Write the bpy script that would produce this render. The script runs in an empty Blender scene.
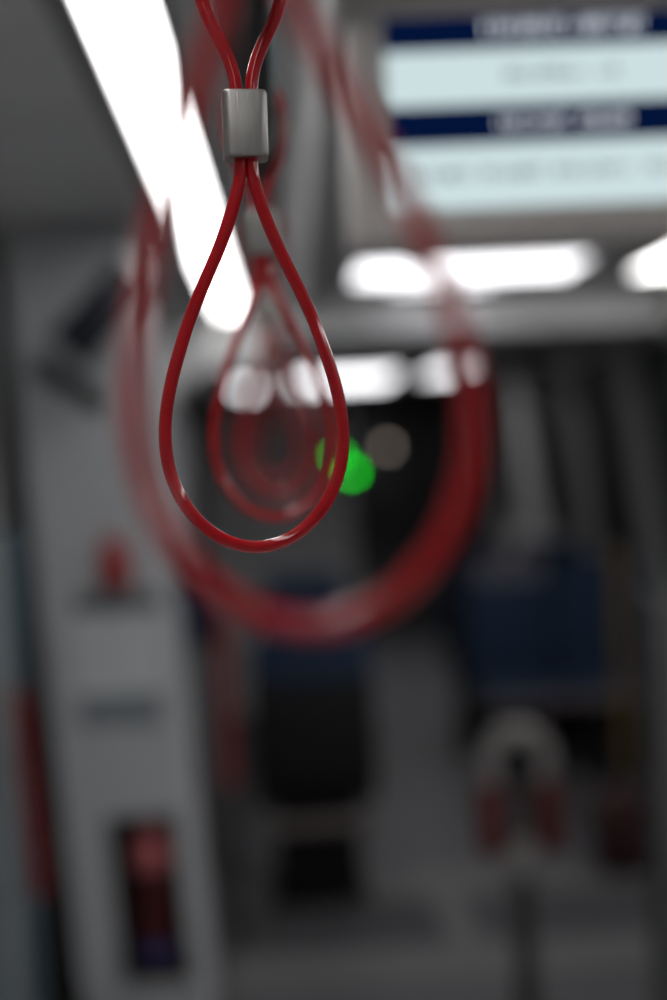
import bpy, bmesh, math, random
from mathutils import Vector, Matrix
random.seed(7)
scene = bpy.context.scene
COL = scene.collection

# ------------------------------------------------------------------ camera
W, H = 667.0, 1000.0
FPX = W * 50.0 / 24.0
CAMZ = 1.60
VPX, VPY, ROLL = 283.0, 455.0, 0.05
EYE = Vector((0, 0, CAMZ))
f_c = Vector(((VPX - W / 2) / FPX, (H / 2 - VPY) / FPX, -1.0)).normalized()
u_c = Vector((-ROLL, 1.0, 0.0))
z_c = (u_c - f_c * u_c.dot(f_c)).normalized()
x_c = f_c.cross(z_c)
RCW = Matrix((x_c, f_c, z_c))            # camera axes -> world axes


def ray(px, py):
    return RCW @ Vector(((px - W / 2) / FPX, (H / 2 - py) / FPX, -1.0))


def atY(px, py, Y):
    d = ray(px, py)
    return EYE + d * (Y / d.y)


def atZ(px, py, Z):
    d = ray(px, py)
    return EYE + d * ((Z - CAMZ) / d.z)


cd = bpy.data.cameras.new('camera')
cam = bpy.data.objects.new('camera', cd)
COL.objects.link(cam)
cam.matrix_world = Matrix.Translation(EYE) @ RCW.to_4x4()
cd.sensor_fit = 'HORIZONTAL'
cd.sensor_width = 24.0
cd.lens = 50.0
cd.clip_start = 0.02
cd.clip_end = 60
cd.dof.use_dof = True
cd.dof.focus_distance = 0.80
cd.dof.aperture_fstop = 1.80
scene.camera = cam

# ------------------------------------------------------------------ materials


def mat(name, col, rough=0.5, metal=0.0, var=0.06, nscale=6.0, bump=0.0, bscale=120.0, spec=0.5, coat=0.0, stretch=None, emit=None, estr=0.0):
    m = bpy.data.materials.new(name)
    m.use_nodes = True
    nt = m.node_tree
    b = nt.nodes['Principled BSDF']
    b.inputs['Roughness'].default_value = rough
    b.inputs['Metallic'].default_value = metal
    b.inputs['Specular IOR Level'].default_value = spec
    b.inputs['Coat Weight'].default_value = coat
    b.inputs['Coat Roughness'].default_value = 0.05
    tc = nt.nodes.new('ShaderNodeTexCoord')
    mp = nt.nodes.new('ShaderNodeMapping')
    if stretch:
        mp.inputs['Scale'].default_value = stretch
    nt.links.new(tc.outputs['Object'], mp.inputs['Vector'])
    nz = nt.nodes.new('ShaderNodeTexNoise')
    nz.inputs['Scale'].default_value = nscale
    nz.inputs['Detail'].default_value = 4
    nt.links.new(mp.outputs['Vector'], nz.inputs['Vector'])
    rp = nt.nodes.new('ShaderNodeValToRGB')
    lo = [max(0.0, c * (1 - var)) for c in col]
    hi = [min(1.0, c * (1 + var)) for c in col]
    rp.color_ramp.elements[0].position = 0.3
    rp.color_ramp.elements[1].position = 0.7
    rp.color_ramp.elements[0].color = (*lo, 1)
    rp.color_ramp.elements[1].color = (*hi, 1)
    nt.links.new(nz.outputs['Fac'], rp.inputs['Fac'])
    nt.links.new(rp.outputs['Color'], b.inputs['Base Color'])
    if bump:
        n2 = nt.nodes.new('ShaderNodeTexNoise')
        n2.inputs['Scale'].default_value = bscale
        nt.links.new(mp.outputs['Vector'], n2.inputs['Vector'])
        bp = nt.nodes.new('ShaderNodeBump')
        bp.inputs['Strength'].default_value = bump
        bp.inputs['Distance'].default_value = 0.002
        nt.links.new(n2.outputs['Fac'], bp.inputs['Height'])
        nt.links.new(bp.outputs['Normal'], b.inputs['Normal'])
    if emit:
        b.inputs['Emission Color'].default_value = (*emit, 1)
        b.inputs['Emission Strength'].default_value = estr
    return m


M = {}
M['cord'] = mat('red_coated_cord', (0.40, 0.0025, 0.008), 0.45, 0, 0.08, 60, 0.0, 300, 0.10, 0.75)
M['steel'] = mat('brushed_steel', (0.36, 0.35, 0.335), 0.40, 1.0, 0.08, 40, 0.12, 200, 0.5, 0, (6, 6, 0.4))
M['rail'] = mat('dark_rail', (0.035, 0.034, 0.034), 0.38, 0.6, 0.1, 20)
M['ceil'] = mat('ceiling_grey', (0.54, 0.54, 0.55), 0.6, 0, 0.05, 3)
M['wall'] = mat('wall_grey', (0.42, 0.425, 0.43), 0.55, 0, 0.04, 3)
M['wall_dark'] = mat('wall_charcoal', (0.075, 0.075, 0.08), 0.6, 0, 0.06, 3)
M['panel'] = mat('cabinet_white', (0.44, 0.45, 0.47), 0.5, 0, 0.03, 4)
M['floor'] = mat('floor_vinyl', (0.075, 0.075, 0.08), 0.55, 0, 0.12, 30, 0.1, 200)
M['floor_bounce'] = mat('floor_bounce_pale', (0.74, 0.74, 0.73), 0.5, 0, 0.06, 30)  # high albedo for the unseen bounce sheet on the near floor
M['pale'] = mat('pale_panel', (0.70, 0.70, 0.70), 0.5, 0, 0.03, 4)
M['red_dull'] = mat('dull_red_paint', (0.22, 0.012, 0.015), 0.5, 0, 0.08, 20)
M['flange'] = mat('lamp_flange_grey', (0.20, 0.20, 0.205), 0.6, 0, 0.05, 20)
M['wall_r'] = mat('window_wall_grey', (0.30, 0.295, 0.295), 0.55, 0, 0.04, 3)
M['partition'] = mat('partition_grey', (0.55, 0.55, 0.56), 0.6, 0, 0.05, 3)
M['bagcloth'] = mat('bag_dark_red', (0.03, 0.005, 0.006), 0.8, 0, 0.15, 60)
M['shoulder_lit'] = mat('shoulder_lit_red', (0.60, 0.15, 0.16), 0.5, 0, 0.06, 20)  # paler red: light on the extinguisher shoulder, put into the colour
M['plate'] = mat('plate_grey', (0.13, 0.14, 0.15), 0.6, 0, 0.05, 10)
M['floor_band'] = mat('floor_band_grey', (0.115, 0.115, 0.118), 0.55, 0, 0.1, 30)
M['floor_dark'] = mat('floor_mat_dark', (0.045, 0.045, 0.05), 0.7, 0, 0.1, 30, 0.2, 300)
M['black'] = mat('black_plastic', (0.012, 0.012, 0.013), 0.5, 0, 0.1, 20)
M['housing'] = mat('screen_housing_grey', (0.50, 0.475, 0.46), 0.5, 0, 0.05, 10)
M['alu'] = mat('light_profile_alu', (0.30, 0.30, 0.31), 0.35, 0.8, 0.05, 20)
M['blue'] = mat('blue_seat_cloth', (0.007, 0.024, 0.060), 0.85, 0, 0.2, 80, 0.3, 400)
M['lav'] = mat('headrest_grey_lilac', (0.12, 0.115, 0.14), 0.8, 0, 0.1, 60)
M['shell'] = mat('seat_shell_charcoal', (0.009, 0.009, 0.011), 0.7, 0, 0.1, 20, 0, 120, 0.2)
M['redpaint'] = mat('red_paint', (0.36, 0.020, 0.022), 0.4, 0, 0.08, 20)
M['redcloth'] = mat('dark_red_cloth', (0.085, 0.008, 0.010), 0.8, 0, 0.15, 80)
M['teal'] = mat('door_blue_grey', (0.13, 0.20, 0.24), 0.45, 0, 0.05, 8)
M['grey_tube'] = mat('grey_tube', (0.22, 0.21, 0.205), 0.45, 0, 0.06, 20)
M['dk_tube'] = mat('dark_tube', (0.028, 0.028, 0.029), 0.45, 0, 0.06, 20)
M['yellow'] = mat('dull_yellow_tube', (0.11, 0.07, 0.018), 0.5, 0, 0.1, 20)
M['stripe'] = mat('notice_grey_band', (0.19, 0.21, 0.225), 0.6, 0, 0.05, 10)
M['white'] = mat('notice_white', (0.55, 0.57, 0.59), 0.6, 0, 0.04, 10)
M['bluelabel'] = mat('blue_label', (0.05, 0.08, 0.26), 0.5, 0, 0.06, 10)
M['navy'] = mat('sign_navy', (0.010, 0.012, 0.022), 0.35, 0, 0.1, 10)
M['rubber'] = mat('black_rubber', (0.010, 0.010, 0.011), 0.8, 0, 0.1, 40)
M['sticker'] = mat('tan_sticker', (0.30, 0.14, 0.07), 0.6, 0, 0.1, 20)
M['gap'] = mat('seam_dark', (0.06, 0.06, 0.063), 0.7, 0, 0.05, 10)


def glow(name, col, s):
    m = bpy.data.materials.new(name)
    m.use_nodes = True
    nt = m.node_tree
    nt.nodes.remove(nt.nodes['Principled BSDF'])
    e = nt.nodes.new('ShaderNodeEmission')
    e.inputs['Strength'].default_value = s
    tc = nt.nodes.new('ShaderNodeTexCoord')
    nz = nt.nodes.new('ShaderNodeTexNoise')
    nz.inputs['Scale'].default_value = 2.0
    nt.links.new(tc.outputs['Object'], nz.inputs['Vector'])
    rp = nt.nodes.new('ShaderNodeValToRGB')
    rp.color_ramp.elements[0].color = (*[c * 0.97 for c in col], 1)
    rp.color_ramp.elements[1].color = (*col, 1)
    nt.links.new(nz.outputs['Fac'], rp.inputs['Fac'])
    nt.links.new(rp.outputs['Color'], e.inputs['Color'])
    nt.links.new(e.outputs['Emission'], nt.nodes['Material Output'].inputs['Surface'])
    return m


STRIP = 8.0
M['lamp'] = glow('lamp_diffuser', (1.0, 0.985, 0.975), STRIP)
M['lamp_far'] = glow('lamp_diffuser_far', (0.98, 0.97, 1.0), 3.6)
M['scr_white'] = glow('screen_pale', (0.62, 0.75, 0.77), 1.0)
M['scr_navy'] = glow('screen_navy', (0.001, 0.007, 0.040), 1.0)
M['scr_text_w'] = glow('screen_text_white', (0.80, 0.86, 0.92), 1.25)
M['scr_text_g'] = glow('screen_text_grey', (0.03, 0.05, 0.06), 1.0)
M['led_green'] = glow('led_green', (0.0, 1.0, 0.02), 7.0)
M['led_green_dim'] = glow('led_green_dim', (0.01, 1.0, 0.05), 4.5)
M['led_tan'] = glow('led_warm', (1.0, 0.82, 0.68), 1.35)
M['led_faint'] = glow('led_faint', (1.0, 0.72, 0.62), 0.4)

gl = bpy.data.materials.new('dark_glass')
gl.use_nodes = True
_n = gl.node_tree
_b = _n.nodes['Principled BSDF']
_b.inputs['Base Color'].default_value = (0.006, 0.007, 0.008, 1)
_b.inputs['Roughness'].default_value = 0.08
_nz = _n.nodes.new('ShaderNodeTexNoise')
_nz.inputs['Scale'].default_value = 3
_mr = _n.nodes.new('ShaderNodeMapRange')
_mr.inputs['To Min'].default_value = 0.36
_mr.inputs['To Max'].default_value = 0.44
_n.links.new(_nz.outputs['Fac'], _mr.inputs['Value'])
_n.links.new(_mr.outputs['Result'], _b.inputs['Roughness'])
M['glass'] = gl

# ------------------------------------------------------------------ mesh helpers


def box(bm, c, s, bev=0.0, seg=2, rot=None):
    r = bmesh.ops.create_cube(bm, size=1.0)
    vs = r['verts']
    bmesh.ops.scale(bm, vec=Vector(s), verts=vs)
    if bev:
        es = list({e for v in vs for e in v.link_edges})
        rb = bmesh.ops.bevel(bm, geom=es, offset=bev, offset_type='OFFSET', segments=seg, profile=0.5, affect='EDGES', clamp_overlap=True)
        vs = list({v for v in rb['verts']} | {v for f in rb['faces'] for v in f.verts} | {v for v in vs if v.is_valid})
    if rot is not None:
        bmesh.ops.rotate(bm, cent=(0, 0, 0), matrix=rot, verts=vs)
    bmesh.ops.translate(bm, vec=Vector(c), verts=vs)
    return vs


def tube(bm, pts, r, seg=12, closed=False, ref=Vector((0, 1, 0)), cap=True):
    pts = [Vector(p) for p in pts]
    n = len(pts)
    rings = []
    rr = r if isinstance(r, (list, tuple)) else [r] * n
    for i, p in enumerate(pts):
        a = pts[(i - 1) % n] if (closed or i > 0) else p
        b = pts[(i + 1) % n] if (closed or i < n - 1) else p
        t = (b - a).normalized()
        s = ref - t * ref.dot(t)
        if s.length < 1e-4:
            s = Vector((1, 0, 0)) - t * t.x
            if s.length < 1e-4:
                s = Vector((0, 0, 1)) - t * t.z
        s.normalize()
        q = t.cross(s)
        rings.append([bm.verts.new(p + (s * math.cos(2 * math.pi * k / seg) + q * math.sin(2 * math.pi * k / seg)) * rr[i]) for k in range(seg)])
    m = n if closed else n - 1
    for i in range(m):
        A, B = rings[i], rings[(i + 1) % n]
        for k in range(seg):
            bm.faces.new((A[k], A[(k + 1) % seg], B[(k + 1) % seg], B[k]))
    if not closed and cap:
        bm.faces.new(list(reversed(rings[0])))
        bm.faces.new(rings[-1])


def lathe(bm, prof, c=(0, 0, 0), seg=24, axis='Z'):
    c = Vector(c)
    rings = []
    for (r, h) in prof:
        ring = []
        for k in range(seg):
            a = 2 * math.pi * k / seg
            v = Vector((r * math.cos(a), r * math.sin(a), h))
            if axis == 'Y':
                v = Vector((v.x, v.z, v.y))
            ring.append(bm.verts.new(c + v))
        rings.append(ring)
    for A, B in zip(rings, rings[1:]):
        for k in range(seg):
            bm.faces.new((A[k], A[(k + 1) % seg], B[(k + 1) % seg], B[k]))
    bm.faces.new(list(reversed(rings[0])))
    bm.faces.new(rings[-1])


def prism(bm, poly, h, plane='XZ', off=0.0):
    """poly of (a, b); extruded by h along the third axis from off."""
    def v(a, b, c):
        return {'XZ': (a, c, b), 'XY': (a, b, c), 'YZ': (c, a, b)}[plane]
    A = [bm.verts.new(v(a, b, off)) for a, b in poly]
    B = [bm.verts.new(v(a, b, off + h)) for a, b in poly]
    n = len(poly)
    for i in range(n):
        bm.faces.new((A[i], A[(i + 1) % n], B[(i + 1) % n], B[i]))
    bm.faces.new(list(reversed(A)))
    bm.faces.new(B)


def rrect(x0, z0, x1, z1, r, n=6):
    out = []
    for cx, cz, a0 in ((x1 - r, z1 - r, 0), (x0 + r, z1 - r, 90), (x0 + r, z0 + r, 180), (x1 - r, z0 + r, 270)):
        for i in range(n + 1):
            a = math.radians(a0 + 90 * i / n)
            out.append((cx + r * math.cos(a), cz + r * math.sin(a)))
    return out


def obj(name, fn, m, parent=None, smooth=True, loc=None):
    bm = bmesh.new()
    fn(bm)
    bmesh.ops.recalc_face_normals(bm, faces=bm.faces)
    me = bpy.data.meshes.new(name)
    bm.to_mesh(me)
    bm.free()
    me.materials.append(M[m] if isinstance(m, str) else m)
    if smooth:
        me.polygons.foreach_set('use_smooth', [True] * len(me.polygons))
        try:
            me.set_sharp_from_angle(angle=math.radians(38))
        except Exception:
            pass
    o = bpy.data.objects.new(name, me)
    COL.objects.link(o)
    if parent is not None:
        o.parent = parent
    if loc is not None:
        o.location = loc
    return o


def tag(o, label, cat, group=None):
    o['label'] = label
    o['category'] = cat
    if group:
        o['group'] = group
    return o


def thing(name, label, cat, loc=(0, 0, 0), rot=(0, 0, 0), group=None):
    o = bpy.data.objects.new(name, None)
    o.empty_display_size = 0.1
    COL.objects.link(o)
    o.location = loc
    o.rotation_euler = rot
    return tag(o, label, cat, group)


def struct(o, label=None):
    o['kind'] = 'structure'
    if label:
        o['label'] = label
    return o


def copy_tree(o, parent=None):
    c = o.copy()
    COL.objects.link(c)
    if parent is not None:
        c.parent = parent
    for ch in list(o.children):
        copy_tree(ch, c)
    return c


def B(c, s, bev=0.0, seg=2, rot=None):
    return lambda bm: box(bm, c, s, bev, seg, rot)


def BB(x0, x1, y0, y1, z0, z1, bev=0.0, seg=2):
    return lambda bm: box(bm, ((x0 + x1) / 2, (y0 + y1) / 2, (z0 + z1) / 2), (x1 - x0, y1 - y0, z1 - z0), bev, seg)


# ------------------------------------------------------------------ the tram shell
XL, XR, Y0, Y1, ZC = -0.80, 1.75, -1.3, 12.0, 2.28
struct(obj('floor', BB(XL - 0.1, XR + 0.1, Y0 - .1, Y1 + .1, -0.08, 0), 'floor'))
struct(obj('trim_8_bounce', BB(XL + .02, XR - .03, Y0 + .02, 3.55, 0, .004), 'floor_bounce'))  # unseen pale sheet added to bounce strip light up to the ceiling
struct(obj('ceiling', BB(XL - 0.1, XR + 0.1, Y0 - .1, Y1 + .1, ZC, ZC + 0.08), 'ceil'))
# the lower ceiling over the far end of the car
struct(obj('trim_1', BB(XL, XR, 8.55, Y1, 2.14, ZC, 0.01), 'ceil'))
struct(obj('wall_rear', BB(XL, XR, Y0 - .1, Y0, 0, ZC), 'wall'))
struct(obj('wall_front', BB(XL, XR, Y1, Y1 + .1, 0, ZC), 'black'))


def wall_left_fn(bm):
    box(bm, (XL - .05, (Y0 + 2.0) / 2, ZC / 2), (.1, 2.0 - Y0, ZC))
    box(bm, (XL - .05, (3.8 + Y1) / 2, ZC / 2), (.1, Y1 - 3.8, ZC))
    box(bm, (XL - .05, 2.9, (2.02 + ZC) / 2), (.1, 1.8, ZC - 2.02))


struct(obj('wall_left', wall_left_fn, 'wall'))

# right wall: pillars between dark windows
WIN = [(1.9, 3.6), (4.0, 6.22), (6.78, 7.42), (8.12, 9.2), (10.1, 11.2)]
ZW0, ZW1 = 1.02, 2.02


def lean_r(bm, cx=0.0):
    for v in bm.verts:
        if v.co.x > .1:
            v.co.x -= max(0.0, v.co.z - .9) * .12


def wall_right_fn(bm):
    ys = [Y0] + [v for w in WIN for v in w] + [Y1]
    box(bm, (XR + .05, (Y0 + Y1) / 2, .45), (.1, Y1 - Y0, .9))
    box(bm, (XR + .05, (Y0 + Y1) / 2, (.9 + ZW0) / 2), (.1, Y1 - Y0, ZW0 - .9))
    box(bm, (XR + .05, (Y0 + Y1) / 2, (ZW1 + ZC) / 2), (.1, Y1 - Y0, ZC - ZW1))
    for a, b in zip(ys[0::2], ys[1::2]):
        box(bm, (XR + .05, (a + b) / 2, (ZW0 + ZW1) / 2), (.1, b - a, ZW1 - ZW0))
    lean_r(bm)


struct(obj('wall_right', wall_right_fn, 'wall_r'))
for i, (a, b) in enumerate(WIN):
    w = struct(obj('window_%d' % (i + 1), lambda bm: (box(bm, (XR + .04, (a + b) / 2, (ZW0 + ZW1) / 2), (.02, b - a, ZW1 - ZW0)), lean_r(bm)), 'glass'))

    def fr(bm, a=a, b=b):
        out, inn = rrect(a, ZW0, b, ZW1, 0.02), rrect(a + .05, ZW0 + .05, b - .05, ZW1 - .05, 0.12)
        O = [bm.verts.new((XR - .012, y, z)) for y, z in out]
        I = [bm.verts.new((XR - .012, y, z)) for y, z in inn]
        O2 = [bm.verts.new((XR + .028, y, z)) for y, z in out]
        I2 = [bm.verts.new((XR + .028, y, z)) for y, z in inn]
        n = len(O)
        for k in range(n):
            j = (k + 1) % n
            bm.faces.new((O[k], O[j], I[j], I[k]))
            bm.faces.new((I[k], I[j], I2[j], I2[k]))
            bm.faces.new((O[k], O2[k], O2[j], O[j]))
            bm.faces.new((O2[k], I2[k], I2[j], O2[j]))
        lean_r(bm)
    obj('window_frame', fr, 'rubber', w)

# crossbeam under the ceiling, behind the wide light panel
struct(obj('trim_9', BB(.03, XR - .005, 5.74, 5.90, 2.07, ZC - .001, .012), 'pale'))
struct(obj('trim_10', BB(XL + .001, -.60, 4.19, 4.24, 0, ZC - .005, .004), 'wall_dark'))
struct(obj('trim_11', BB(XL + .002, -.752, 3.905, 3.929, .02, 1.42, .006), 'teal'))


# left door with glass and its parts
def door_fn(bm):
    for a, b in ((2.0, 2.9), (2.9, 3.8)):
        y0, y1 = a + .006, b - .006
        box(bm, (XL - .05, (y0 + y1) / 2, .45), (.04, y1 - y0, .89))
        box(bm, (XL - .05, (y0 + y1) / 2, 1.97), (.04, y1 - y0, .09))
        box(bm, (XL - .05, y0 + .06, 1.41), (.04, .12, 1.03))
        box(bm, (XL - .05, y1 - .06, 1.41), (.04, .12, 1.03))


d = struct(obj('door_1', door_fn, 'teal'))
for a in (2.0, 2.9):
    obj('door_glass', BB(XL - .055, XL - .045, a + .12, a + .78, .89, 1.93), 'glass', d)

# baseboards and ceiling rails
struct(obj('baseboard_right', BB(XR - .02, XR, Y0, Y1, 0, .14, .004), 'wall_dark'))
# sloped longitudinal ceiling duct beside the strap rail
def prof_fn(bm):
    prism(bm, [(.004, ZC - .001), (.004, ZC - .012), (.022, ZC - .030), (.028, ZC - .030), (.058, ZC - .072), (.064, ZC - .072), (.088, ZC - .122),
               (.098, ZC - .122), (.100, ZC - .001)], 5.72 - Y0 - .01, 'XZ', Y0 + .01)


struct(obj('trim_2', prof_fn, 'pale', None, False))


# pale half portal at the far end of the strip light
def portal_fn(bm):
    poly = [(XL + .001, .001), (-.55, .001), (-.55, 1.69)]
    for k in range(1, 10):
        a = math.radians(180 - 90 * k / 10)
        poly.append((-.22 + .33 * math.cos(a), 1.69 + .33 * math.sin(a)))
    poly += [(-.22, 2.02), (.03, 2.02), (.03, ZC - .001), (XL + .001, ZC - .001)]
    prism(bm, poly, .10, 'XZ', 6.33)


struct(obj('trim_12', portal_fn, 'pale', None, False))

# floor bands of the vestibule
def quadfloor(pts, z):
    def fn(bm):
        prism(bm, pts, z, 'XY', 0.0)
    return fn


def fl(px, py):
    p = atZ(px, py, 0.0)
    return (p.x, p.y)


yA = fl(430, 963)[1]
yB = fl(400, 888)[1]
xD = fl(455, 915)[0]
struct(obj('trim_3', BB(-.26, XR - .03, yA - .14, yA + .14, 0, .004), 'floor_band'))
struct(obj('trim_4', BB(-.26, XR - .03, yB - .12, yB + .20, 0, .004), 'floor_band'))
struct(obj('trim_5', BB(xD - .05, xD + .05, yA + .14, yB - .12, 0, .004), 'floor_band'))
struct(obj('trim_6', BB(-.26, xD - .05, yA + .14, yB - .12, 0, .003), 'floor_dark'))
struct(obj('trim_7', BB(xD + .05, XR - .03, yA + .14, yB - .12, 0, .003), 'floor_dark'))

# ------------------------------------------------------------------ lamps
ZL = 2.245


def strip_lamp(x0, x1, y0, y1, label, m='lamp', zc=ZC, dz=.035, group=None, lip=.012, sides=(-1, 1)):
    t = thing('ceiling_light', label, 'light', ((x0 + x1) / 2, (y0 + y1) / 2, zc), group=group)
    w, l = x1 - x0, y1 - y0

    def hs(bm):
        for s in sides:
            box(bm, (s * (w / 2 + lip / 2), 0, -dz / 2 - .002), (lip, l + 2 * lip, dz + .004), .002, 1)
        for s in (-1, 1):
            box(bm, (0, s * (l / 2 + lip / 2), -dz / 2 - .002), (w, lip, dz + .004), .002, 1)
    obj('housing', hs, 'alu', t)
    obj('diffuser', B((0, 0, -dz / 2), (w - .001, l - .001, dz - .002), .003, 1), m, t)
    return t


lamp1 = strip_lamp(-.255, -.150, -1.1, 6.25, 'long glowing ceiling strip light running above the row of red straps', dz=.040)
obj('flange', B((-.0645 - .0245, 0, -.004), (.048, 7.3, .008), .002, 1), 'flange', lamp1)
strip_lamp(1.38, 1.58, -1.1, 5.4, 'long glowing ceiling strip light over the windows, past the information screen', dz=.040)
strip_lamp(.30, 1.12, 4.85, 5.36, 'wide bright ceiling light panel showing just under the information screen', 'lamp_far')
strip_lamp(.46, .86, 5.46, 5.60, 'narrow ceiling light glowing just beyond the wide panel, before the crossbeam', 'lamp_far')
g = 'lights in the low ceiling at the far end'
strip_lamp(.10, .80, 8.95, 10.6, 'broad bright light in the low far ceiling, seen past the focused red strap', 'lamp_far', 2.14, group=g)
strip_lamp(1.00, 1.24, 8.7, 10.0, 'short bright light in the far ceiling closest to the window wall', 'lamp_far', 2.14, group=g)
strip_lamp(-.33, -.16, 9.6, 11.2, 'small bright ceiling light seen through the second red strap loop', 'lamp_far', 2.14, group=g)

# ------------------------------------------------------------------ strap rail and straps
ZR, XRAIL = 1.8927, -0.0103
t = thing('strap_rail', 'dark overhead rail carrying the row of red straps', 'rail', (XRAIL, 2.0, ZR))
obj('bar', lambda bm: tube(bm, [(0, y, 0) for y in (-3.0, -2.99, 0, 2.79, 2.8)], [.016, .0195, .0195, .0195, .016], 24, ref=Vector((0, 0, 1))), 'rail', t)
for y in (-2.6, 2.5):
    def hang(bm, y=y):
        tube(bm, [(0, y, .0), (0, y, ZC - ZR - .012)], .011, 14)
        lathe(bm, [(.032, ZC - ZR - .014), (.034, ZC - ZR - .010), (.034, ZC - ZR)], (0, y, 0))
        lathe(bm, [(.023, -.03), (.0235, -.028), (.0235, .028), (.023, .03)], (0, y, 0), axis='Y')
    obj('hanger', hang, 'rail', t)

K = 0.8 / FPX  # metres per photograph pixel at the focused strap
half = [(0, 4.5), (18, 6.0), (40, 11.8), (60, 18.2), (80, 25.8), (100, 34.5), (130, 48.5), (160, 61), (190, 71), (215, 78.5), (240, 84), (265, 87), (290, 86.5),
        (315, 81.5), (338, 71.5), (358, 57), (373, 40), (382, 21), (386, 0)]


def spline(pts, n=5):
    out = []
    P = [pts[0]] + pts + [pts[-1]]
    for i in range(1, len(P) - 2):
        p0, p1, p2, p3 = P[i - 1], P[i], P[i + 1], P[i + 2]
        for k in range(n):
            u = k / n
            out.append(tuple(0.5 * ((2 * p1[j]) + (-p0[j] + p2[j]) * u + (2 * p0[j] - 5 * p1[j] + 4 * p2[j] - p3[j]) * u * u + (-p0[j] + 3 * p1[j] - 3 * p2[j] + p3[j]) * u ** 3) for j in range(len(p1))))
    out.append(tuple(pts[-1]))
    return out


FER = 0.0372           # ferrule height
RC = 0.0037           # cord radius
RR = 0.0195 + RC + 0.0008      # cord centre round the rail
dz_f = 0.0862    # rail centre down to ferrule top


def cord_path():
    # local frame: rail centre at the origin
    right = [(h * K * 1.02, 0.0, -dz_f - FER - d * K * 1.0) for d, h in half]
    low = right + [(-x, y, z) for x, y, z in reversed(right[:-1])]
    # up through the ferrule on the left, round the rail, down on the right
    up_l = [(-.0041, 0, -dz_f - .02), (-.0041, 0, -dz_f + .003), (-.0054, 0, -dz_f + .012), (-.0086, 0, -dz_f + .022), (-.0126, 0, -dz_f + .030),
            (-.0174, 0, -dz_f + .039), (-.0220, 0, -dz_f + .0505), (-.0240, 0, -dz_f + .064)]
    arc = [(-RR * math.cos(math.radians(a)), 0, RR * math.sin(math.radians(a))) for a in range(0, 181, 15)]
    up_r = [(-x, y, z) for x, y, z in reversed(up_l)]
    ring = low + up_l + arc + up_r
    ring.append(ring[0])
    sp = [Vector(p) for p in spline(ring, 6)[:-1]]
    n = len(sp)
    acc = [0.0]
    for k in range(n):
        acc.append(acc[-1] + (sp[(k + 1) % n] - sp[k]).length)
    N, out, k = 300, [], 0
    for q in range(N):
        d = acc[-1] * q / N
        while acc[k + 1] < d:
            k += 1
        u = (d - acc[k]) / max(1e-9, acc[k + 1] - acc[k])
        out.append(sp[k].lerp(sp[(k + 1) % n], u))
    for _ in range(10):
        out = [(out[k - 1] + out[k] * 2 + out[(k + 1) % N]) / 4 for k in range(N)]
    return out


def cord_fn(bm):
    tube(bm, cord_path(), RC, 16, closed=True)


def ferrule_fn(bm):
    # oval pressed sleeve: rounded-rectangle section, softened ends, hollow look by a recessed mouth
    secs = [(0.0, .95), (.0007, .985), (.0016, 1.0), (FER - .0016, 1.0), (FER - .0007, .985), (FER, .95)]
    loops = []
    for h, s in secs:
        loops.append([bm.verts.new((x * s, y * s, -dz_f - FER + h)) for x, y in rrect(-.0128, -.0110, .0128, .0110, .0048, 6)])
    n = len(loops[0])
    for A, Bq in zip(loops, loops[1:]):
        for k in range(n):
            bm.faces.new((A[k], A[(k + 1) % n], Bq[(k + 1) % n], Bq[k]))
    bm.faces.new(list(reversed(loops[0])))
    bm.faces.new(loops[-1])


def make_strap():
    t = thing('hanging_strap', 'x', 'hanging strap', (XRAIL, .8, ZR), group='red hanging straps on the overhead rail')
    obj('cord', cord_fn, 'cord', t)
    obj('ferrule', ferrule_fn, 'steel', t)
    return t


# distance, swing about the rail (deg), twist about the vertical (deg), label
STRAPS = [
    (.80, 1.1, 3.0, 'sharply focused red hanging strap complete with its steel ferrule in view'),
    (.420, -3.35, -6.0, 'big blurred red strap loop that encircles the focused one'),
    (1.18, -0.7, 9.0, 'slightly blurred red hanging strap directly behind the focused strap'),
    (1.80, -0.9, -8.0, 'second red hanging strap behind the focused one along the rail'),
    (2.50, 0.7, 8.0, 'third red hanging strap behind the focused one along the rail'),
    (3.30, -0.4, -6.0, 'last red hanging strap at the far end of the rail'),
]
s0 = make_strap()
for i, (y, sw, tw, lab) in enumerate(STRAPS):
    s = s0 if i == 0 else copy_tree(s0)
    s.location = (XRAIL, y, ZR)
    s.rotation_euler = (0, math.radians(sw), math.radians(tw))
    s['label'] = lab

# ------------------------------------------------------------------ information screen
YS = 1.80
tl = atY(382, 17, YS)
bl = atY(394, 211, YS)
dh = tl.z - bl.z
sx0 = (tl.x + bl.x) / 2
sw_ = dh * 16 / 9
t = thing('information_screen', 'grey hanging information screen with pale rows and navy bars', 'screen', (sx0 + sw_ / 2, YS, bl.z + dh / 2))
bz, bb = .050, .036


def hous(bm):
    box(bm, (-sw_ / 2 - bz / 2, .082, (bz - bb) / 2), (bz, .16, dh + bz + bb), .006, 2)
    box(bm, (sw_ / 2 + bz / 2, .082, (bz - bb) / 2), (bz, .16, dh + bz + bb), .006, 2)
    box(bm, (0, .082, dh / 2 + bz / 2), (sw_ + .02, .16, bz), .004, 2)
    box(bm, (0, .082, -dh / 2 - bb / 2), (sw_ + .02, .16, bb), .004, 2)
    box(bm, (0, .12, 0), (sw_ + .02, .03, dh + .02))


obj('housing', hous, 'housing', t)
zt = ZC - (bl.z + dh / 2)
for s in (-1, 1):
    obj('bracket', BB(s * .15 - .02, s * .15 + .02, .04, .09, dh / 2 + bz - .002, zt, .004), 'housing', t)
obj('display', B((0, .012, 0), (sw_, .006, dh)), 'scr_white', t)
rows = [(17, 51, 388), (107.5, 147, 396)]


def zrow(py):  # along the display's own edge
    return dh / 2 - (py - 17) / (212 - 17.0) * dh


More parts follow.
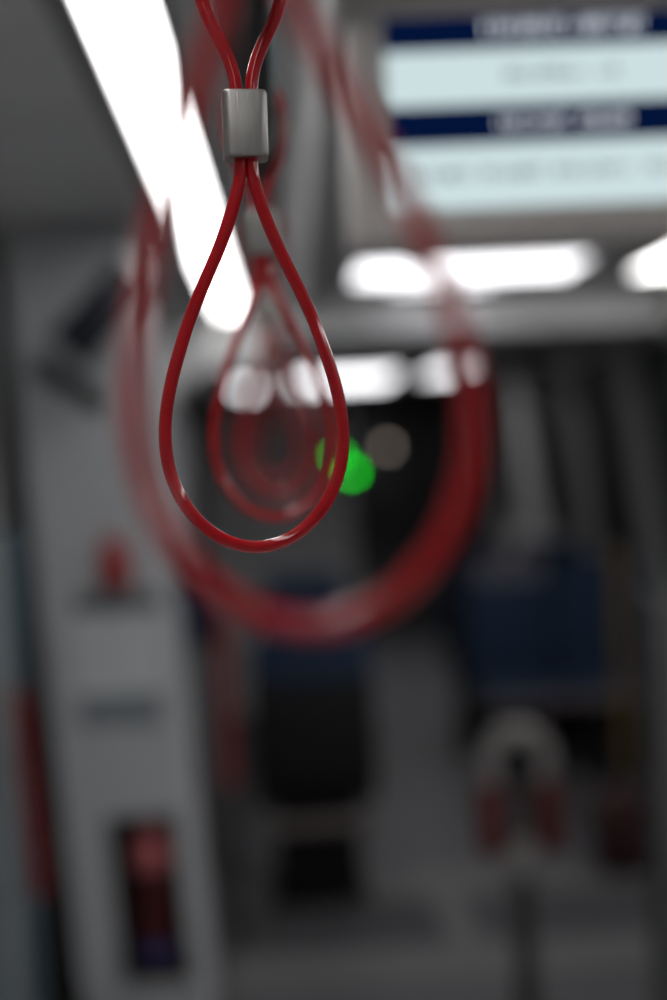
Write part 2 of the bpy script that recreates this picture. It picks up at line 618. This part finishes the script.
for a, b, _ in rows:
    obj('header_bar', B((0, .0075, (zrow(a) + zrow(b)) / 2), (sw_, .003, zrow(a) - zrow(b))), 'scr_navy', t)
pxm = YS / FPX


def strokes(x0, x1, zc, h, m, seed, gaps=(), y=.0045):
    """a line of small upright glyph strokes, too blurred in the photograph to be read"""
    rnd = random.Random(seed)

    def fn(bm):
        x = x0
        while x < x1:
            u = (x - x0) / (x1 - x0)
            if not any(a < u < b for a, b in gaps):
                w = h * rnd.choice((.14, .16, .2))
                hh = h * rnd.choice((1, 1, .96, .72))
                box(bm, (x, y, zc - (h - hh) / 2), (w, .002, hh))
                if rnd.random() < .35:
                    box(bm, (x + h * .18, y, zc + h * rnd.choice((.4, 0, -.4))), (h * .34, .002, h * .14))
            x += h * rnd.choice((.42, .56, .74))
    return fn


def lx(px, py):  # photograph pixel to display x
    return atY(px, py, YS).x - (sx0 + sw_ / 2)


def words(pieces, py_c, h, m, seed, y=.0045):
    for k, (a, b) in enumerate(pieces):
        obj('word', strokes(lx(a, py_c), lx(b, py_c), zrow(py_c), h, None, seed * 10 + k, (), y), m, t)


words([(486, 560), (572, 646)], 31, .019, 'scr_text_w', 1)
words([(508, 590), (600, 624)], 78, .0135, 'scr_text_g', 2)
words([(500, 566), (582, 630)], 127, .0140, 'scr_text_w', 3)
words([(410, 470), (484, 542), (558, 636), (650, 712)], 177, .0150, 'scr_text_g', 4)

# ------------------------------------------------------------------ equipment cabinet by the door
YC = 3.90
cx0, cx1 = -.690, -.330
SH = .05                                   # the cabinet leans like the side wall of the car


def lean(x, z):
    return x - (z - 1.1) * SH


nz0, nz1 = atY(150, 983, YC).z, atY(150, 815, YC).z
zm = (nz0 + nz1) / 2
_un = (zm - 1.1) * SH
nx0, nx1 = atY(115, 900, YC).x + _un, atY(184, 900, YC).x + _un
CD = .28                                   # cabinet depth


def sheared(fn):
    def g(bm):
        fn(bm)
        for v in bm.verts:
            v.co.x = lean(v.co.x, v.co.z)
    return g


t = thing('equipment_cabinet', 'tall pale grey cabinet by the door with a dark recess low down', 'cabinet', ((cx0 + cx1) / 2, YC, 0))
cxm = (cx0 + cx1) / 2


def cab(bm):
    def b2(x0, x1, z0, z1, y0=0, y1=CD):
        box(bm, ((x0 + x1) / 2 - cxm, (y0 + y1) / 2, (z0 + z1) / 2), (x1 - x0, y1 - y0, z1 - z0))
    zt = 2.27
    b2(cx0, nx0, 0, zt)
    b2(nx1, cx1 - .03, 0, zt)
    b2(nx0, nx1, 0, nz0)
    b2(nx0, nx1, nz1, zt)
    b2(nx0, nx1, nz0, nz1, .25, CD)
    # rounded free edge
    tube(bm, [(cx1 - .03 - cxm, .03, 0), (cx1 - .03 - cxm, .03, zt)], .03, 20)
    b2(cx1 - .03, cx1, 0, zt, .03, CD)


obj('body', sheared(cab), 'panel', t)


def liner(bm):
    x0, x1, z0, z1 = nx0 - cxm + .001, nx1 - cxm - .001, nz0 + .001, nz1 - .001
    for c, s in (((x0 + .004, .125, (z0 + z1) / 2), (.008, .25, z1 - z0)), ((x1 - .004, .125, (z0 + z1) / 2), (.008, .25, z1 - z0)),
                 (((x0 + x1) / 2, .125, z0 + .004), (x1 - x0, .25, .008)), (((x0 + x1) / 2, .125, z1 - .004), (x1 - x0, .25, .008)),
                 (((x0 + x1) / 2, .246, (z0 + z1) / 2), (x1 - x0, .008, z1 - z0))):
        box(bm, c, s)


obj('recess_liner', sheared(liner), 'black', t)


def rim(bm):
    x0, x1, z0, z1 = nx0 - cxm, nx1 - cxm, nz0, nz1
    for c, s in (((x0 - .008, -.003, (z0 + z1) / 2), (.016, .008, z1 - z0 + .032)), ((x1 + .008, -.003, (z0 + z1) / 2), (.016, .008, z1 - z0 + .032)),
                 (((x0 + x1) / 2, -.003, z0 - .008), (x1 - x0, .008, .016)), (((x0 + x1) / 2, -.003, z1 + .008), (x1 - x0, .008, .016))):
        box(bm, c, s, .002, 1)


obj('recess_rim', sheared(rim), 'wall', t)
pA, pB = atY(8, 346, YC), atY(108, 408, YC)
vec = pB - pA
ang = math.atan2(vec.z, vec.x)
mid = (pA + pB) / 2
xs = max(pA.x, cx0 + .01)
# diagonal dark seam above the door side
def seam(bm):
    a = Vector((max(pA.x, cx0 + .012) - cxm, -.004, pA.z + (max(pA.x, cx0 + .012) - pA.x) * math.tan(ang)))
    b = Vector((pB.x - cxm, -.004, pB.z))
    m_ = (a + b) / 2
    box(bm, m_, ((b - a).length, .012, .062), .004, 2, None)
    vs = bm.verts[:]
    bmesh.ops.rotate(bm, cent=m_, matrix=Matrix.Rotation(-ang, 3, 'Y'), verts=vs)


obj('edge_trim', seam, 'gap', t)

# fire extinguisher in the recess
fxm = lean((nx0 + nx1) / 2, nz0 + .15)
t = thing('fire_extinguisher', 'red fire extinguisher standing in the dark cabinet recess', 'fire extinguisher', (fxm, YC + .12, nz0 + .0095))
hh = nz1 - nz0
obj('cylinder', lambda bm: lathe(bm, [(.050, 0), (.055, .006), (.055, hh * .62), (.050, hh * .68), (.034, hh * .73), (.018, hh * .75), (.018, hh * .78)]), 'redcloth', t)  # dark red below the shoulder: shade painted into the cylinder
obj('lit_shoulder', lambda bm: lathe(bm, [(.02, hh * .60), (.058, hh * .62), (.060, hh * .70), (.052, hh * .80), (.030, hh * .86), (.012, hh * .88)], (0, -.02, 0)), 'shoulder_lit', t)  # added pale shape standing for the lit top of the cylinder
obj('valve', lambda bm: (box(bm, (0, 0, hh * .88), (.036, .036, .03), .004), box(bm, (0, -.02, hh * .91), (.02, .10, .012), .004), box(bm, (0, -.025, hh * .94), (.018, .09, .010), .003)), 'black', t)
obj('hose', lambda bm: tube(bm, [(0.018, -.01, hh * .80), (.045, -.02, hh * .79), (.064, -.022, hh * .70), (.066, -.022, hh * .50), (.066, -.022, hh * .32)], .007, 10), 'black', t)
obj('label_band', lambda bm: tube(bm, [(0, 0, .03), (0, 0, .075)], .0558, 24, cap=False), 'bluelabel', t)

# emergency handle
p = atY(116, 562, YC)
t = thing('emergency_handle', 'red emergency pull handle on the pale cabinet above the notice', 'handle', (p.x, YC, p.z))
obj('base_plate', B((0, -.006, -.112), (.235, .012, .055), .004), 'plate', t)
obj('back_box', B((0, -.008, -.03), (.085, .016, .115), .004), 'plate', t)
obj('grip', lambda bm: (box(bm, (0, -.030, 0), (.075, .03, .135), .016, 3), box(bm, (0, -.022, -.046), (.095, .024, .036), .008, 3), tube(bm, [(0, -.002, .02), (0, -.03, .02)], .012, 12)), 'redpaint', t)

# notice
a, b = atY(78, 618, YC), atY(160, 722, YC)
t = thing('notice', 'white notice with a grey lower band on the cabinet below the red handle', 'notice', ((a.x + b.x) / 2, YC, (a.z + b.z) / 2))
nw, nh = .245, a.z - b.z + .02
obj('sheet', B((0, -.0025, 0), (nw, .003, nh), .001, 1), 'white', t)
obj('footer_band', B((0, -.0048, -nh / 2 + .050), (nw - .010, .0016, .090)), 'stripe', t)

# tilted dark sign over the door side of the cabinet
a, b = atY(72, 347, 3.70), atY(132, 279, 3.70)
v = b - a
ln = v.length
t = thing('overhead_sign', 'small dark tilted sign panel under the ceiling beside the door', 'sign', tuple((a + b) / 2), (0, -math.atan2(v.z, v.x), 0))
obj('panel', B((0, 0, 0), (ln + .03, .03, .125), .006), 'navy', t)
obj('bezel', lambda bm: [box(bm, c, s, .002, 1) for c, s in (((0, -.017, .0585), (ln + .03, .006, .008)), ((0, -.017, -.0585), (ln + .03, .006, .008)), ((ln / 2 + .011, -.017, 0), (.008, .006, .109)), ((-ln / 2 - .011, -.017, 0), (.008, .006, .109)))], 'black', t)
obj('bracket', lambda bm: tube(bm, [(0, .012, 0), (0, YC - 3.70, 0)], .014, 12), 'dk_tube', t)

# red grab rail on the door post
pt, pb = atY(17, 690, 3.66), atY(43, 895, 3.66)
xr_ = (pt.x + pb.x) / 2
t = thing('grab_rail', 'red vertical grab rail between the door and the pale cabinet', 'grab rail', (xr_ + .012, 3.66, pb.z), (0, math.radians(-2.9), 0))
hgt = pt.z - pb.z
xw = XL - xr_
obj('tube', lambda bm: tube(bm, [(0, 0, 0), (0, 0, hgt)], .020, 16), 'red_dull', t)
for z in (.05, hgt - .05):
    obj('mount', lambda bm, z=z: tube(bm, [(0, 0, z), (0, 4.188 - 3.66, z)], .012, 12, ref=Vector((0, 0, 1))), 'dk_tube', t)

# ------------------------------------------------------------------ seat screen with a red pole, beyond the cabinet
p = atY(226, 700, 4.55)
t = thing('seat_screen', 'low dark screen with red pole between the cabinet and the blue seats', 'screen', (p.x, 4.55, 0))
obj('panel', BB(XL + .02 - p.x, -.02, -.012, .012, .25, .98, .008), 'wall_dark', t)
obj('red_pole', lambda bm: tube(bm, [(0, 0, .52), (0, 0, .9), (0, 0, 1.10)], [.023, .023, .019], 16), 'red_dull', t)
obj('post', lambda bm: tube(bm, [(0, 0, 0), (0, 0, .53)], .020, 16), 'dk_tube', t)
obj('foot', lambda bm: lathe(bm, [(.05, 0), (.05, .008), (.024, .014)]), 'dk_tube', t)

# ------------------------------------------------------------------ seats
def make_seat(headrest='blue'):
    t = thing('passenger_seat', 'x', 'seat', (0, 0, 0))
    tilt = Matrix.Rotation(math.radians(-8), 3, 'X')
    obj('cushion', B((0, -.02, .435), (.425, .44, .085), .03, 3), 'blue', t)
    obj('backrest', B((0, .235, .705), (.425, .075, .50), .03, 3, None), 'blue', t)
    obj('headrest', B((0, .240, .965), (.36, .085, .14), .03, 3), headrest, t)
    obj('shell', lambda bm: (box(bm, (0, .285, .62), (.43, .03, .40), .012), box(bm, (0, .0, .378), (.43, .50, .03), .012)), 'shell', t)
    obj('front_edge', B((0, -.247, .405), (.43, .025, .05), .010, 2), 'seat_edge', t)
    obj('rear_bar', lambda bm: tube(bm, [(-.20, .27, .30), (.20, .27, .30)], .028, 14), 'seat_edge', t)
    obj('pedestal', lambda bm: (box(bm, (0, .05, .19), (.30, .30, .345), .02), box(bm, (0, .05, .012), (.34, .36, .024), .006)), 'shell', t)
    return t


M['seat_edge'] = mat('seat_edge_brown', (0.115, 0.095, 0.09), 0.6, 0, 0.1, 30)
seat_blue = make_seat('blue')
seat_lav = make_seat('lav')
seats = [
    (seat_lav, 1.085, 6.60, 0, 'blue seat with grey lilac headrest, by the aisle on the window side'),
    (seat_blue, 1.525, 6.60, 0, 'blue seat with blue headrest under the window pillar'),
    (None, -.54, 5.10, 180, 'blue seat against the wall behind the low dark screen'),
    (None, .06, 5.10, 180, 'blue seat with its black shell to us, just past the red pole'),
    (None, 1.085, 7.80, 0, 'blue aisle seat one row behind the grey lilac headrest'),
    (None, 1.525, 7.80, 0, 'blue window seat one row behind the front window seat'),
    (None, -.54, 6.85, 180, 'blue wall seat in the second row past the red pole'),
    (None, .06, 6.85, 180, 'blue aisle seat in the second row past the red pole'),
]
for o, x, y, rz, lab in seats:
    s = o if o is not None else copy_tree(seat_blue)
    s.location = (x, y, 0)
    s.rotation_euler = (0, 0, math.radians(rz))
    s['label'] = lab
    s['group'] = 'blue passenger seats in rows'

# arched black frame standing over the front pair of window side seats
def arched(bm):
    x0, x1, z1, r, w_ = .84, XR - .012, 2.00, .34, .055
    O, I = [], []
    for q, lst in ((0, O), (w_, I)):
        lst.append((x1 - q, 0))
        for k in range(11):
            a = math.radians(90 * k / 10)
            lst.append((x1 - r + (r - q) * math.cos(a), z1 - r + (r - q) * math.sin(a)))
        for k in range(11):
            a = math.radians(90 + 90 * k / 10)
            lst.append((x0 + r + (r - q) * math.cos(a), z1 - r + (r - q) * math.sin(a)))
        lst.append((x0 + q, 0))
    n = len(O)
    V = [[bm.verts.new((x - 1.3, y, z)) for x, z in lst] for lst in (O, I) for y in (-.02, .02)]
    for k in range(n - 1):
        for A, C in ((V[0], V[1]), (V[2], V[3]), (V[0], V[2]), (V[1], V[3])):
            bm.faces.new((A[k], A[k + 1], C[k + 1], C[k]))
    for k in (0, n - 1):
        bm.faces.new((V[0][k], V[1][k], V[3][k], V[2][k]))
    lean_r(bm)


t = thing('arched_frame', 'black arched frame standing over the grey lilac headrest and its neighbour', 'frame', (1.3, 7.15, 0))
obj('frame', arched, 'rubber', t)
for xx in (-.4325, .4105):
    obj('foot', B((xx, 0, .006), (.075, .09, .012), .003), 'dk_tube', t)

# ------------------------------------------------------------------ grab post with hoop and red pads
YP = 3.80
p = atY(517, 760, YP)
top = atY(517, 732, YP).z
t = thing('grab_post', 'dark post with a grey hooped handle over two red pads', 'post', (p.x, YP, 0))


def hoop(bm):
    r = .078
    pts = [(-r, 0, top - .26)]
    pts += [(r * -math.cos(math.radians(a)), 0, top - r + r * math.sin(math.radians(a))) for a in range(0, 181, 12)]
    pts += [(r, 0, top - .26)]
    tube(bm, pts, .030, 16)


obj('hoop', hoop, 'grey_tube', t)
for s in (-1, 1):
    obj('red_pad', B((s * .080, -.004, top - .235), (.078, .075, .20), .018, 3), 'redcloth', t)
obj('spine', B((0, 0, top - .20), (.045, .035, .20), .01), 'dk_tube', t)
obj('knuckle', lambda bm: lathe(bm, [(.03, top - .40), (.046, top - .385), (.050, top - .345), (.046, top - .305), (.03, top - .29)]), 'grey_tube', t)
obj('post', lambda bm: tube(bm, [(0, 0, 0), (0, 0, top - .39)], .032, 18), 'dk_tube', t)
obj('foot', lambda bm: lathe(bm, [(.075, .004), (.075, .012), (.036, .022)]), 'dk_tube', t)

# half-height draught screen at the window side
p = atY(652, 780, 3.30)
t = thing('draught_screen', 'grey half-height screen panel standing at the window side edge', 'screen', (p.x, 3.30, 0))
obj('panel', BB(.016, XR - p.x - .055, -.012, .012, .15, 1.20, .008), 'wall_dark', t)
obj('post', lambda bm: tube(bm, [(0, 0, .008), (0, 0, 1.22), (0, 0, 1.225)], [.019, .019, .012], 16), 'dk_tube', t)
obj('foot', lambda bm: lathe(bm, [(.05, .004), (.05, .012), (.022, .018)]), 'dk_tube', t)

# dull yellow pole and dark red bag
p = atY(624, 720, 5.35)
t = thing('stanchion', 'dull yellow upright pole before the window side seats', 'pole', (p.x, 5.35, 0))
obj('tube', lambda bm: tube(bm, [(0, 0, .008), (0, 0, 1.16), (0, 0, 1.17)], [.022, .022, .012], 16), 'yellow', t)
obj('foot', lambda bm: lathe(bm, [(.05, 0), (.05, .010), (.024, .016)]), 'dk_tube', t)
bx = atY(622, 860, 5.05)
t = thing('bag', 'dark red bag on the floor by the yellow pole', 'bag', (bx.x, 5.05, 0))
obj('body', B((0, 0, .15), (.20, .16, .30), .05, 4), 'bagcloth', t)
for y in (-.05, .05):
    obj('handle', lambda bm, y=y: tube(bm, [(-.05, y, .28), (-.045, y, .36), (0, y, .385), (.045, y, .36), (.05, y, .28)], .008, 10), 'shell', t)

# ------------------------------------------------------------------ far end: cab partition, windscreen and lamps
YE = 8.60
pl = atY(203, 460, YE)


def part_fn(bm):
    x0, x1, z1 = pl.x, .42, 1.97
    poly = [(x0, 0), (x1, 0), (x1, z1)]
    r = .30
    for i in range(9):
        a = math.radians(90 + 90 * i / 8)
        poly.append((x0 + r + r * math.cos(a), z1 - r + r * math.sin(a)))
    prism(bm, poly, .06, 'XZ', YE)


struct(obj('wall_partition', part_fn, 'partition'))
w6 = struct(obj('window_6', BB(-.55, XR - .15, Y1 - .03, Y1 - .005, .75, 2.05, .006), 'glass'))

leds = [
    ((338, 456), 'led_green_dim', 'dimmer green signal lamp glowing in the dark far end'),
    ((352, 472), 'led_green', 'brighter green signal lamp glowing in the dark far end'),
    ((387, 447), 'led_tan', 'warm tan lamp glowing beside the green ones'),
    ((448, 442), 'led_faint', 'faint pinkish lamp seen through the big blurred strap'),
]
for (px, py), m, lab in leds:
    yl = YE - .10 if px < 345 else 11.90
    yl = 8.50 if atY(px, py, 8.5).x < .42 else 11.90
    p = atY(px, py, yl)
    t = thing('signal_lamp', lab, 'lamp', tuple(p), group='signal lamps at the far end')
    r = 4.3 * yl / FPX
    obj('lens', lambda bm: lathe(bm, [(r, .012), (r, 0), (r * .8, -r * .25), (r * .4, -r * .4)], axis='Y'), m, t)
    dep = (YE - yl) if yl < YE else (Y1 - .03 - yl)
    obj('housing', lambda bm: lathe(bm, [(r * 1.18, dep), (r * 1.18, -r * 2.6), (r * 1.06, -r * 2.6), (r * 1.04, .014)], axis='Y'), 'black', t)  # long front hood added to block glow towards the side windows

p_ = atY(626, 512, 6.9)

# ------------------------------------------------------------------ world and view
w = bpy.data.worlds.new('tunnel_dark')
scene.world = w
w.use_nodes = True
w.node_tree.nodes['Background'].inputs['Color'].default_value = (0.01, 0.01, 0.012, 1)
w.node_tree.nodes['Background'].inputs['Strength'].default_value = 0.2
vs = scene.view_settings
vs.view_transform = 'Standard'
vs.look = 'None'
vs.exposure = 0.0
vs.gamma = 1.0
vs.use_curve_mapping = False
scene.cycles.use_denoising = True
scene.cycles.use_adaptive_sampling = False
scene.cycles.max_bounces = 8
